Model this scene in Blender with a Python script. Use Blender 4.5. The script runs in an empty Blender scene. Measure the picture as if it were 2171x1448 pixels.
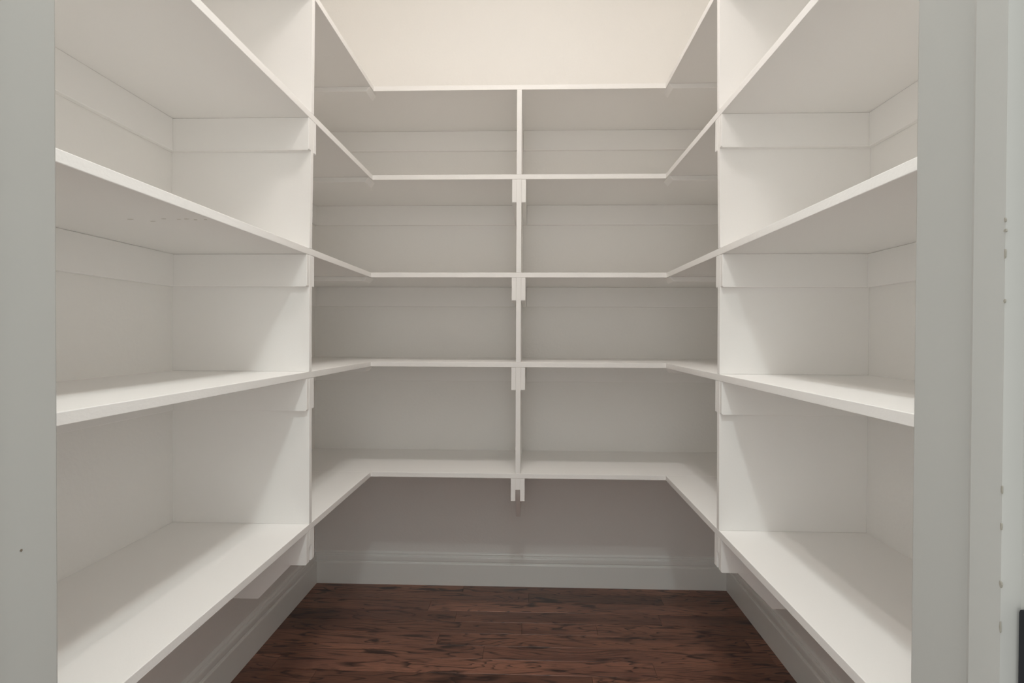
import bpy, bmesh, math, random
from mathutils import Vector, Matrix
random.seed(7)
scene = bpy.context.scene
C = scene.collection

# ------------------------------------------------------------------ measures (metres)
F_PX = 1189.4
EYE = 1.1936
YAW, PITCH, ROLL = 0.0330, 0.0103, 0.0043
XL, XR = -0.6331, 0.5290          # front edges of the side shelves
WL, WR = XL - 0.4047, XR + 0.4109  # side wall faces
YP = 1.592                        # near face of the two side dividers
YI = 2.215                        # front edge of the back shelves
YB = 2.670                        # back wall face
YF, YF0 = 0.442, 0.300            # front wall: closet face, outer face
T = 0.0192
CEIL = 2.84
XC = -0.048
JL, JR = -0.383, 0.295            # door opening faces
#        top z    left dx  right dx
LEVELS = [('top',    2.1800,  0.007, -0.0075),
          ('second', 1.8290,  0.0035, -0.0045),
          ('third',  1.4425, -0.0020,  0.0010),
          ('fourth', 1.0880, -0.0025,  0.0015),
          ('lowest', 0.6475, -0.0020,  0.0035)]
LEDGE_H, LEDGE_T = 0.093, 0.016

# ------------------------------------------------------------------ camera
cam_data = bpy.data.cameras.new('camera')
cam = bpy.data.objects.new('camera', cam_data); C.objects.link(cam)
cam_data.sensor_width = 36.0
cam_data.lens = F_PX / 2171 * 36.0
cam_data.clip_start = 0.02
cy, sy, cp, sp = math.cos(YAW), math.sin(YAW), math.cos(PITCH), math.sin(PITCH)
Fv = Vector((-sy * cp, cy * cp, -sp)); R0 = Vector((cy, sy, 0)); U0 = R0.cross(Fv)
cr, sr = math.cos(ROLL), math.sin(ROLL)
Rv = R0 * cr + U0 * sr; Uv = U0 * cr - R0 * sr
cam.matrix_world = Matrix(((Rv.x, Uv.x, -Fv.x, 0), (Rv.y, Uv.y, -Fv.y, 0), (Rv.z, Uv.z, -Fv.z, EYE), (0, 0, 0, 1)))
scene.camera = cam

# ------------------------------------------------------------------ light
world = bpy.data.worlds.new('world'); scene.world = world; world.use_nodes = True
bg = world.node_tree.nodes['Background']
bg.inputs[0].default_value = (0.99, 1.0, 0.965, 1); bg.inputs[1].default_value = 1.74
for bx_ in (-0.145, 0.055):       # two bulbs of the flush ceiling fixture above the frame
    for kind, watts in (('POINT', 5.9), ('SPOT', 11.5)):   # bare bulb, plus an added downward spot that brightens the lower shelves
        ld = bpy.data.lights.new('bulb_and_fill_light', kind); ld.energy = watts; ld.color = (1.0, 0.945, 0.905)
        ld.shadow_soft_size = 0.032
        if kind == 'SPOT': ld.spot_size = math.radians(105); ld.spot_blend = 1.0
        lo = bpy.data.objects.new('bulb_and_fill_light', ld); C.objects.link(lo); lo.location = (bx_, 1.33, 2.70)
ld = bpy.data.lights.new('hall_light', 'POINT'); ld.energy = 38.0; ld.color = (0.90, 1.0, 0.98); ld.shadow_soft_size = 0.05
lo = bpy.data.objects.new('hall_light', ld); C.objects.link(lo); lo.location = (0.0, 0.05, 2.72)     # cool lamp just outside the doorway
scene.cycles.max_bounces = 24; scene.cycles.diffuse_bounces = 20; scene.cycles.glossy_bounces = 6   # white closet: many soft bounces
vs = scene.view_settings
scene.display_settings.display_device = 'sRGB'
vs.view_transform = 'Standard'; vs.look = 'None'; vs.gamma = 1.0; vs.exposure = 0.0; vs.use_curve_mapping = False

# ------------------------------------------------------------------ materials
def new_mat(name, base, rough, spec=0.5):
    m = bpy.data.materials.new(name); m.use_nodes = True
    nt = m.node_tree; b = nt.nodes['Principled BSDF']
    b.inputs['Base Color'].default_value = (*base, 1); b.inputs['Roughness'].default_value = rough
    b.inputs['Specular IOR Level'].default_value = spec
    return m, nt, b

def add_bump(nt, b, layers):
    """layers: (scale vector, noise scale, detail, strength, distance)"""
    tc = nt.nodes.new('ShaderNodeTexCoord'); prev = None
    for vec, sc, det, st, dist in layers:
        mp = nt.nodes.new('ShaderNodeMapping'); mp.inputs['Scale'].default_value = vec
        nt.links.new(tc.outputs['Object'], mp.inputs[0])
        n = nt.nodes.new('ShaderNodeTexNoise'); n.inputs['Scale'].default_value = sc; n.inputs['Detail'].default_value = det
        nt.links.new(mp.outputs[0], n.inputs['Vector'])
        bp = nt.nodes.new('ShaderNodeBump'); bp.inputs['Strength'].default_value = st; bp.inputs['Distance'].default_value = dist
        nt.links.new(n.outputs['Fac'], bp.inputs['Height'])
        if prev: nt.links.new(prev.outputs[0], bp.inputs['Normal'])
        prev = bp
    nt.links.new(prev.outputs[0], b.inputs['Normal'])

WHITE = (0.87, 0.86, 0.845)
WALLC = (0.862, 0.853, 0.834)
mat_wall, nt, b = new_mat('orange_peel_wall_paint', WALLC, 0.55, 0.35)
add_bump(nt, b, [((1, 1, 1), 85, 2, 0.22, 0.004)])
mat_paint, nt, b = new_mat('satin_white_board_paint', WHITE, 0.42, 0.4)
add_bump(nt, b, [((1, 1, 1), 260, 2, 0.10, 0.001), ((1, 6, 6), 25, 3, 0.06, 0.001)])
mat_edge, nt, b = new_mat('painted_raw_board_edge', WHITE, 0.5, 0.4)
add_bump(nt, b, [((1, 1, 1.5), 120, 4, 0.30, 0.0012)])
mat_trim, nt, b = new_mat('semi_gloss_trim_paint', (0.90, 0.915, 0.895), 0.28, 0.5)
add_bump(nt, b, [((1, 1, 1), 40, 2, 0.04, 0.002)])
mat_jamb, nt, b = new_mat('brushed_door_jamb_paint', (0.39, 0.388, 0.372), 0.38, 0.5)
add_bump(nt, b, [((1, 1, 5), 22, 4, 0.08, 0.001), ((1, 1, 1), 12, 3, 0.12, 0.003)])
mat_ceil, nt, b = new_mat('ceiling_paint', (0.82, 0.80, 0.77), 0.8, 0.3)
add_bump(nt, b, [((1, 1, 1), 90, 2, 0.3, 0.003)])
mat_dark, nt, b = new_mat('scuff_brown', (0.16, 0.13, 0.10), 0.8, 0.2)
mat_scuff, nt, b = new_mat('scuff_faint', (0.46, 0.42, 0.36), 0.8, 0.2)
mat_chip, nt, b = new_mat('chipped_paint_grey_brown', (0.27, 0.255, 0.22), 0.8, 0.2)
mat_black, nt, b = new_mat('oil_rubbed_metal', (0.012, 0.013, 0.017), 0.45, 0.5); b.inputs['Metallic'].default_value = 0.4
mat_under, nt, b = new_mat('dark_subfloor', (0.02, 0.012, 0.008), 0.9, 0.2)

def wood():
    m, nt, b = new_mat('red_brown_oak', (0.1, 0.05, 0.03), 0.33, 0.5)
    N, L = nt.nodes.new, nt.links.new
    tc = N('ShaderNodeTexCoord'); oi = N('ShaderNodeObjectInfo')
    off = N('ShaderNodeVectorMath'); off.operation = 'MULTIPLY'
    cmb = N('ShaderNodeCombineXYZ')
    L(oi.outputs['Random'], cmb.inputs[0]); L(oi.outputs['Random'], cmb.inputs[1]); L(oi.outputs['Random'], cmb.inputs[2])
    L(cmb.outputs[0], off.inputs[0]); off.inputs[1].default_value = (37.0, 91.0, 53.0)
    add = N('ShaderNodeVectorMath'); add.operation = 'ADD'
    L(tc.outputs['Object'], add.inputs[0]); L(off.outputs[0], add.inputs[1])
    # cathedral grain: contour lines of a stretched noise field
    mp = N('ShaderNodeMapping'); mp.inputs['Scale'].default_value = (1.3, 9.0, 1.0); L(add.outputs[0], mp.inputs[0])
    n1 = N('ShaderNodeTexNoise'); n1.inputs['Scale'].default_value = 1.0; n1.inputs['Detail'].default_value = 2.5; n1.inputs['Roughness'].default_value = 0.45
    n1.inputs['Distortion'].default_value = 0.4
    L(mp.outputs[0], n1.inputs['Vector'])
    mul = N('ShaderNodeMath'); mul.operation = 'MULTIPLY'; mul.inputs[1].default_value = 20.0; L(n1.outputs['Fac'], mul.inputs[0])
    fr = N('ShaderNodeMath'); fr.operation = 'FRACT'; L(mul.outputs[0], fr.inputs[0])
    r1 = N('ShaderNodeValToRGB'); e = r1.color_ramp.elements
    e[0].position = 0.0; e[0].color = (1, 1, 1, 1); e[1].position = 0.26; e[1].color = (0, 0, 0, 1)
    r1.color_ramp.elements.new(0.94).color = (0, 0, 0, 1); r1.color_ramp.elements.new(1.0).color = (1, 1, 1, 1)
    L(fr.outputs[0], r1.inputs[0])
    # break the grain lines up
    mpb = N('ShaderNodeMapping'); mpb.inputs['Scale'].default_value = (6, 40, 1); L(add.outputs[0], mpb.inputs[0])
    nb = N('ShaderNodeTexNoise'); nb.inputs['Scale'].default_value = 1.0; nb.inputs['Detail'].default_value = 5; L(mpb.outputs[0], nb.inputs['Vector'])
    rb = N('ShaderNodeValToRGB'); rb.color_ramp.elements[0].position = 0.34; rb.color_ramp.elements[1].position = 0.48; L(nb.outputs['Fac'], rb.inputs[0])
    gm = N('ShaderNodeMath'); gm.operation = 'MULTIPLY'; L(r1.outputs[0], gm.inputs[0]); L(rb.outputs[0], gm.inputs[1])
    # fine pores
    mpp = N('ShaderNodeMapping'); mpp.inputs['Scale'].default_value = (22, 260, 1); L(add.outputs[0], mpp.inputs[0])
    npz = N('ShaderNodeTexNoise'); npz.inputs['Scale'].default_value = 1.0; npz.inputs['Detail'].default_value = 3; L(mpp.outputs[0], npz.inputs['Vector'])
    rp = N('ShaderNodeValToRGB'); rp.color_ramp.elements[0].position = 0.45; rp.color_ramp.elements[1].position = 0.75; L(npz.outputs['Fac'], rp.inputs[0])
    # dark stain blotches
    mps = N('ShaderNodeMapping'); mps.inputs['Scale'].default_value = (6, 26, 1); L(add.outputs[0], mps.inputs[0])
    ns = N('ShaderNodeTexNoise'); ns.inputs['Scale'].default_value = 1.0; ns.inputs['Detail'].default_value = 4; ns.inputs['Distortion'].default_value = 0.6; L(mps.outputs[0], ns.inputs['Vector'])
    rs = N('ShaderNodeValToRGB'); rs.color_ramp.elements[0].position = 0.58; rs.color_ramp.elements[1].position = 0.68; L(ns.outputs['Fac'], rs.inputs[0])
    # tone variation
    mpt = N('ShaderNodeMapping'); mpt.inputs['Scale'].default_value = (1.6, 7, 1); L(add.outputs[0], mpt.inputs[0])
    nt2 = N('ShaderNodeTexNoise'); nt2.inputs['Scale'].default_value = 1.0; nt2.inputs['Detail'].default_value = 3; L(mpt.outputs[0], nt2.inputs['Vector'])
    rt = N('ShaderNodeValToRGB')
    rt.color_ramp.elements[0].position = 0.28; rt.color_ramp.elements[0].color = (0.16, 0.072, 0.052, 1)
    rt.color_ramp.elements[1].position = 0.74; rt.color_ramp.elements[1].color = (0.38, 0.175, 0.112, 1)
    L(nt2.outputs['Fac'], rt.inputs[0])
    hv = N('ShaderNodeHueSaturation'); L(rt.outputs[0], hv.inputs['Color'])
    vr = N('ShaderNodeMapRange'); vr.inputs[3].default_value = 0.6; vr.inputs[4].default_value = 1.15; L(oi.outputs['Random'], vr.inputs[0]); L(vr.outputs[0], hv.inputs['Value'])
    def dark(col, fac, k, c):
        mx = N('ShaderNodeMix'); mx.data_type = 'RGBA'; ml = N('ShaderNodeMath'); ml.operation = 'MULTIPLY'; ml.inputs[1].default_value = k
        L(fac, ml.inputs[0]); L(ml.outputs[0], mx.inputs[0]); L(col, mx.inputs[6]); mx.inputs[7].default_value = (*c, 1)
        return mx.outputs[2]
    c = dark(hv.outputs[0], rp.outputs[0], 0.55, (0.05, 0.018, 0.012))
    c = dark(c, gm.outputs[0], 0.95, (0.022, 0.010, 0.008))
    c = dark(c, rs.outputs[0], 0.92, (0.024, 0.012, 0.010))
    L(c, b.inputs['Base Color'])
    bp = N('ShaderNodeBump'); bp.inputs['Strength'].default_value = 0.25; bp.inputs['Distance'].default_value = 0.001; bp.invert = True
    L(gm.outputs[0], bp.inputs['Height'])
    mpw = N('ShaderNodeMapping'); mpw.inputs['Scale'].default_value = (2, 14, 1); L(add.outputs[0], mpw.inputs[0])
    nw = N('ShaderNodeTexNoise'); nw.inputs['Scale'].default_value = 1.0; L(mpw.outputs[0], nw.inputs['Vector'])
    bw = N('ShaderNodeBump'); bw.inputs['Strength'].default_value = 0.15; bw.inputs['Distance'].default_value = 0.004
    L(nw.outputs['Fac'], bw.inputs['Height']); L(bp.outputs[0], bw.inputs['Normal']); L(bw.outputs[0], b.inputs['Normal'])
    return m
mat_wood = wood()

# ------------------------------------------------------------------ mesh helpers
def prism(bm, pts, axis, a, c):
    """extrude polygon pts (2D) along axis (0,1,2) from a to c; 2D = the two other axes in order"""
    def v(p, t):
        q = list(p); q.insert(axis, t); return bm.verts.new(q)
    lo = [v(p, a) for p in pts]; hi = [v(p, c) for p in pts]
    n = len(pts); faces = [bm.faces.new(lo), bm.faces.new(hi)]
    for i in range(n):
        faces.append(bm.faces.new((lo[i], lo[(i + 1) % n], hi[(i + 1) % n], hi[i])))
    return faces

def box(bm, x0, x1, y0, y1, z0, z1):
    return prism(bm, [(y0, z0), (y1, z0), (y1, z1), (y0, z1)], 0, x0, x1)

def link(name, bm, mats, parent=None, bevel=0.0, seg=2, edge_test=None):
    bmesh.ops.recalc_face_normals(bm, faces=bm.faces)
    if bevel:
        bmesh.ops.bevel(bm, geom=list(bm.edges), offset=bevel, segments=seg, profile=0.5, affect='EDGES', clamp_overlap=True)
    me = bpy.data.meshes.new(name)
    if edge_test:
        bm.normal_update()
        for f in bm.faces:
            if edge_test(f): f.material_index = 1
    bm.to_mesh(me); bm.free()
    for m in (mats if isinstance(mats, (list, tuple)) else [mats]): me.materials.append(m)
    o = bpy.data.objects.new(name, me); C.objects.link(o)
    if parent: o.parent = parent
    return o

def tag(o, label, cat, group=None):
    o['label'] = label; o['category'] = cat
    if group: o['group'] = group
    return o

def struct(o, label=None):
    o['kind'] = 'structure'
    if label: o['label'] = label; o['category'] = o.name.split('_')[0]
    return o

def boxobj(name, dims, mats, parent=None, bevel=0.0012, edge_test=None, seg=2):
    bm = bmesh.new(); box(bm, *dims)
    return link(name, bm, mats, parent, bevel, seg, edge_test)

# ------------------------------------------------------------------ room shell
struct(boxobj('wall_back', (WL - .1, WR + .1, YB, YB + .1, -.05, CEIL), mat_wall, bevel=0), 'white textured back wall behind the shelving')
struct(boxobj('wall_left', (WL - .1, WL, YF0 - .0, YB, -.05, CEIL), mat_wall, bevel=0), 'white painted wall on the left side of the closet')
struct(boxobj('wall_right', (WR, WR + .1, YF0 - .0, YB, -.05, CEIL), mat_wall, bevel=0), 'white painted wall on the right side of the closet')
bm = bmesh.new()
DH = 2.50
prism(bm, [(WL, 0), (JL - .018, 0), (JL - .018, DH + .018), (JR + .018, DH + .018), (JR + .018, 0), (WR, 0), (WR, CEIL), (WL, CEIL)], 1, YF0, YF)
struct(link('wall_front', bm, mat_wall), 'wall with the door opening on the near side of the closet')
struct(boxobj('ceiling', (WL - .1, WR + .1, YF0, YB + .1, CEIL, CEIL + .06), mat_ceil, bevel=0), 'flat white closet ceiling above the shelves')
floor = struct(boxobj('floor', (WL - .1, WR + .1, -.6, YB + .1, -.06, -.0165), mat_under, bevel=0), 'dark red-brown oak plank floor')

# floor planks, running left to right
joints = {0: [-0.31, 0.75], 1: [-0.003, 0.60], 2: [-0.44, 0.93], 3: [-0.312, 0.55], 4: [-0.03, 0.275], 5: [-0.358, 0.85], 6: [-0.172, 0.90],
          7: [-0.923, 0.45], 8: [-0.755, 0.22]}
PW = 0.0895
r = 0
while True:
    y1 = 2.59 + PW - r * PW; y0 = y1 - PW
    if y1 < 0.10: break
    js = joints.get(r) or sorted([random.uniform(-0.95, -0.3), random.uniform(0.0, 0.8)])
    xs = [WL - .02] + js + [WR + .02]
    for i in range(len(xs) - 1):
        bm = bmesh.new(); g = 0.0004; dz = random.uniform(-.00015, .00015)
        box(bm, xs[i] + g, xs[i + 1] - g, y0 + g, min(y1, YB) - g, -.0165, dz)
        link('plank', bm, mat_wood, floor, 0.0006, 1)
    r += 1

# baseboards (cap, bead and flat board in profile)
PROF = [(0, 0), (.0155, 0), (.0155, .100), (.0135, .1045), (.0085, .1055), (.0085, .1095), (.0125, .112), (.0135, .116), (.0135, .130), (.0125, .134), (.0085, .1365),
        (.0045, .1370), (.0045, .1415), (.0075, .1435), (.0085, .147), (.0065, .151), (.003, .1535), (0, .1545)]
def baseboard(name, side, label):
    bm = bmesh.new()
    if side == 'back': prism(bm, [(YB - d, z) for d, z in PROF], 0, WL + .0005, WR - .0005)
    elif side == 'left':
        fs = prism(bm, [(WL + d, z) for d, z in PROF], 1, YF + .0005, YB - .0002)
    else: prism(bm, [(WR - d, z) for d, z in PROF], 1, YF + .0005, YB - .0002)
    return struct(link(name, bm, mat_trim), label)
baseboard('baseboard_back', 'back', 'white moulded baseboard along the back wall under the lowest shelf')
baseboard('baseboard_left', 'left', 'white moulded baseboard along the left wall')
baseboard('baseboard_right', 'right', 'white moulded baseboard along the right wall')

# door frame: jambs with stops
def jamb(side):
    s = 1 if side == 'right' else -1
    face = JR if side == 'right' else JL
    e = bpy.data.objects.new('door_jamb', None); C.objects.link(e); e.location = (0, 0, 0)
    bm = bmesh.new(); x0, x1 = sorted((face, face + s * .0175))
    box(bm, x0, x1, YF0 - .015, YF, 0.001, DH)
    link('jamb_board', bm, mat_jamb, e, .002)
    # stop with a small rounded far edge
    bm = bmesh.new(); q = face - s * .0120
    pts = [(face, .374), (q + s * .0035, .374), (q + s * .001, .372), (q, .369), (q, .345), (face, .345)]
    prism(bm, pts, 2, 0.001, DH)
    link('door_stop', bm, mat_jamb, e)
    return e, face
jl, _ = jamb('left')
tag(jl, 'white painted door jamb at the left edge, plain face with brown speck', 'door jamb')
jr, _ = jamb('right')
tag(jr, 'white painted door jamb at the right edge, with stop and dark latch plate', 'door jamb')
# head of the frame
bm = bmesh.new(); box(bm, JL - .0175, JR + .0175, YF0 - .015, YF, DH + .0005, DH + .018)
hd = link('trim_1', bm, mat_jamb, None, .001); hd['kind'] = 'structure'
# dark strike plate on the rabbet of the right jamb
bm = bmesh.new()
pl = [(.3125, .930), (.3433, .930), (.3433, 1.030), (.3425, 1.032), (.3125, 1.032)]
prism(bm, pl, 0, JR - .0030, JR + .0004)
link('strike_plate', bm, mat_black, jr, .0006, 1)

def blobs(name, pts, axis, coord, mat, parent, thick=.0004):
    """thin irregular chips and scuffs lying on a face perpendicular to axis; pts = (u, v, ru, rv)"""
    bm = bmesh.new()
    for u, v, ru, rv in pts:
        poly = []
        for k in range(10):
            a = k / 10 * 2 * math.pi; j = random.uniform(.65, 1.15)
            poly.append((u + ru * j * math.cos(a), v + rv * j * math.sin(a)))
        prism(bm, poly, axis, coord - thick, coord + thick)
    o = link(name, bm, mat, parent); o['kind'] = 'stuff'
    return o
blobs('paint_chip', [(.4086, 1.0304, .0013, .0012)], 0, JL, mat_dark, jl)
blobs('paint_chip', [(.3452, EYE + .0705, .0007, .0016), (.3450, EYE + .064, .0013, .0010), (.3449, EYE + .05, .0006, .0028), (.3449, EYE + .022, .0006, .0012),
                     (.3450, EYE - .0905, .0006, .003), (.3450, EYE - .113, .0006, .0025), (.3450, EYE - .148, .0010, .0022), (.3449, EYE - .174, .0005, .0034)],
      0, JR - .012, mat_chip, jr)

# ------------------------------------------------------------------ shelves
SIDE_WORD = {'top': 'topmost', 'second': 'second from the top', 'third': 'third from the top', 'fourth': 'second from the bottom', 'lowest': 'lowest'}
def side_shelf(side, name_lv, z, dx):
    front, wall = (XL + dx, WL) if side == 'left' else (XR + dx, WR)
    x0, x1 = sorted((front, wall))
    s = 1 if side == 'left' else -1                      # towards the middle of the closet
    top = {'top': 'highest and brightest', 'second': 'high, seen from below,', 'third': 'chest-high, seen from below,', 'fourth': 'waist-high, seen from above,', 'lowest': 'knee-high wide-looking'}[name_lv]
    sh = boxobj('wooden_shelf', (x0, x1, YF + .001, YI - .0003, z - T, z), [mat_paint, mat_edge], None, .0012,
                lambda f: s * f.normal.x > .9)
    tag(sh, f'white painted board shelf on the {side} wall, {SIDE_WORD[name_lv]} of five', 'shelf', f'side shelves on the {side} wall')
    # ledger strips screwed to the wall, either side of the divider
    l0, l1 = sorted((wall + s * .0002, wall + s * LEDGE_T))
    zt, zb = z - T - .0002, z - T - LEDGE_H
    boxobj('wall_cleat', (l0, l1, YF + .001, YP - .0178, zb, zt), mat_paint, sh, .002)
    boxobj('wall_cleat', (l0, l1, YP + T + .0178, YB - LEDGE_T - .0005, zb, zt), mat_paint, sh, .002)
    # flat board under the seam with the back shelf, its end cut at 45 degrees
    bm = bmesh.new(); xa = l1 if side == 'left' else l0
    prism(bm, [(xa + s * .0002, zt), (front - s * .003, zt), (front - s * .018, zt - T), (xa + s * .0002, zt - T)], 1, 2.172, 2.262)
    link('seam_cleat', bm, mat_paint, sh, .001, 1)
    return sh

shelves = {}
for nm, z, dl, dr in LEVELS:
    shelves['l', nm] = side_shelf('left', nm, z, dl)
    shelves['r', nm] = side_shelf('right', nm, z, dr)
    b_ = boxobj('wooden_shelf', (WL + .0003, WR - .0003, YI, YB - .0003, z - T, z), [mat_paint, mat_edge], None, .0012, lambda f: f.normal.y < -.9)
    tag(b_, f'white painted board shelf across the back wall, {SIDE_WORD[nm]} of five', 'shelf', 'shelves across the back wall')
    shelves['b', nm] = b_
    zt, zb = z - T - .0002, z - T - LEDGE_H
    e1 = XC - T / 2 - .018; e2 = XC + T / 2 + .018
    has = nm != 'top'
    boxobj('wall_cleat', (WL + .0003, (e1 if has else XC - T / 2) - .0004, YB - LEDGE_T, YB - .0002, zb, zt), mat_paint, b_, .002)
    boxobj('wall_cleat', ((e2 if has else XC + T / 2) + .0004, WR - .0003, YB - LEDGE_T, YB - .0002, zb, zt), mat_paint, b_, .002)

# row of brown nail marks under the third shelf on the left
zt = LEVELS[2][1] - T
mk = blobs('nail_mark', [(-.800, 1.098, .0062, .0017), (-.768, 1.118, .0055, .0013), (-.730, 1.095, .0055, .0013), (-.703, 1.100, .004, .001),
                         (-.686, 1.097, .0055, .0014), (-.672, 1.105, .004, .0012), (-.651, 1.104, .0035, .001)], 2, zt, mat_scuff, shelves['l', 'third'])

# ------------------------------------------------------------------ dividers
CT = 0.0178      # cleat thickness
CH = 0.0925      # cleat height
def cleat_profile(f, b, zt, zb, d):
    """outline in (run, z): front at f, back at b, d = +1 when back is larger"""
    rr = .0035
    return [(f, zt), (f, zb + rr), (f + d * rr, zb), (b, zb), (b, zt)]

def gusset_pts(f, b, zs, d):
    return [(f, zs - .0002), (f, zs - .045), (f + d * .15, zs - .200), (b, zs - .200), (b, zs - .0002)]

def divider(kind):
    e = bpy.data.objects.new('shelf_divider', None); C.objects.link(e)
    for i in range(4):
        zu = LEVELS[i][1] - T - .0002; zl = LEVELS[i + 1][1] + .0002
        bm = bmesh.new()
        if kind == 'centre':
            box(bm, XC - T / 2, XC + T / 2, YI, YB - .0003, zl, zu)
            et = lambda f: f.normal.y < -.9
        else:
            k = 2 if kind == 'left' else 3
            f0, f1 = LEVELS[i + 1][k], LEVELS[i][k]
            base, wall = (XL, WL) if kind == 'left' else (XR, WR)
            prism_pts = [(wall, zl), (base + f0, zl), (base + f1, zu), (wall, zu)]
            prism(bm, prism_pts, 1, YP, YP + T)
            s = 1 if kind == 'left' else -1
            et = lambda f, s=s: s * f.normal.x > .9
        link('divider_panel', bm, [mat_paint, mat_edge], e, .0008, 2, et)
    for i in range(1, 5):
        zt = LEVELS[i][1] - T - .0003; zb = zt - CH
        for sd in (-1, 1):
            bm = bmesh.new()
            if kind == 'centre':
                pts = cleat_profile(YI + .0005, YB - .0003, zt, zb, 1)
                a, c = sorted((XC + sd * (T / 2 + .0001), XC + sd * (T / 2 + CT)))
                prism(bm, pts, 0, a, c); et = lambda f: f.normal.y < -.9
            else:
                k = 2 if kind == 'left' else 3
                base, wall, d = (XL, WL, -1) if kind == 'left' else (XR, WR, 1)
                pts = cleat_profile(base + LEVELS[i][k] + d * .0005, wall, zt, zb, d)
                a, c = sorted((YP + T / 2 + sd * (T / 2 + .0001), YP + T / 2 + sd * (T / 2 + CT)))
                prism(bm, pts, 1, a, c); s = -d
                et = lambda f, s=s: s * f.normal.x > .9
            if i == 4:   # the lowest cleats have rounded lower ends
                bmesh.ops.recalc_face_normals(bm, faces=bm.faces)
                ed = [x for x in bm.edges if max(v.co.z for v in x.verts) < zb + .004]
                ax = 0 if kind == 'centre' else 1
                mid = XC if kind == 'centre' else YP + T / 2
                far = c if kind != 'centre' else (c if sd > 0 else a)
                outer = [x for x in bm.edges if all(v.co.z < zb + .0005 and abs(v.co[ax] - far) < .001 for v in x.verts)]
                bmesh.ops.bevel(bm, geom=outer, offset=.009, segments=4, profile=0.5, affect='EDGES')
                link('shelf_cleat', bm, [mat_paint, mat_edge], e, 0, 2, et)
            else:
                link('shelf_cleat', bm, [mat_paint, mat_edge], e, .0012, 2, et)
    zs = LEVELS[4][1] - T
    bm = bmesh.new()
    if kind == 'centre': prism(bm, gusset_pts(YI + .001, YB - .0003, zs, 1), 0, XC - T / 2, XC + T / 2)
    elif kind == 'left': prism(bm, gusset_pts(XL + LEVELS[4][2], WL, zs, -1), 1, YP, YP + T)
    else: prism(bm, gusset_pts(XR + LEVELS[4][3], WR, zs, 1), 1, YP, YP + T)
    link('gusset', bm, [mat_paint], e, .0006, 1)
    return e
tag(divider('left'), 'white upright divider board standing out from the left wall, with shelf cleats', 'divider', 'upright shelf dividers')
tag(divider('right'), 'white upright divider board standing out from the right wall, with shelf cleats', 'divider', 'upright shelf dividers')
tag(divider('centre'), 'narrow white upright in the middle of the back wall shelves, with paired cleats', 'divider', 'upright shelf dividers')
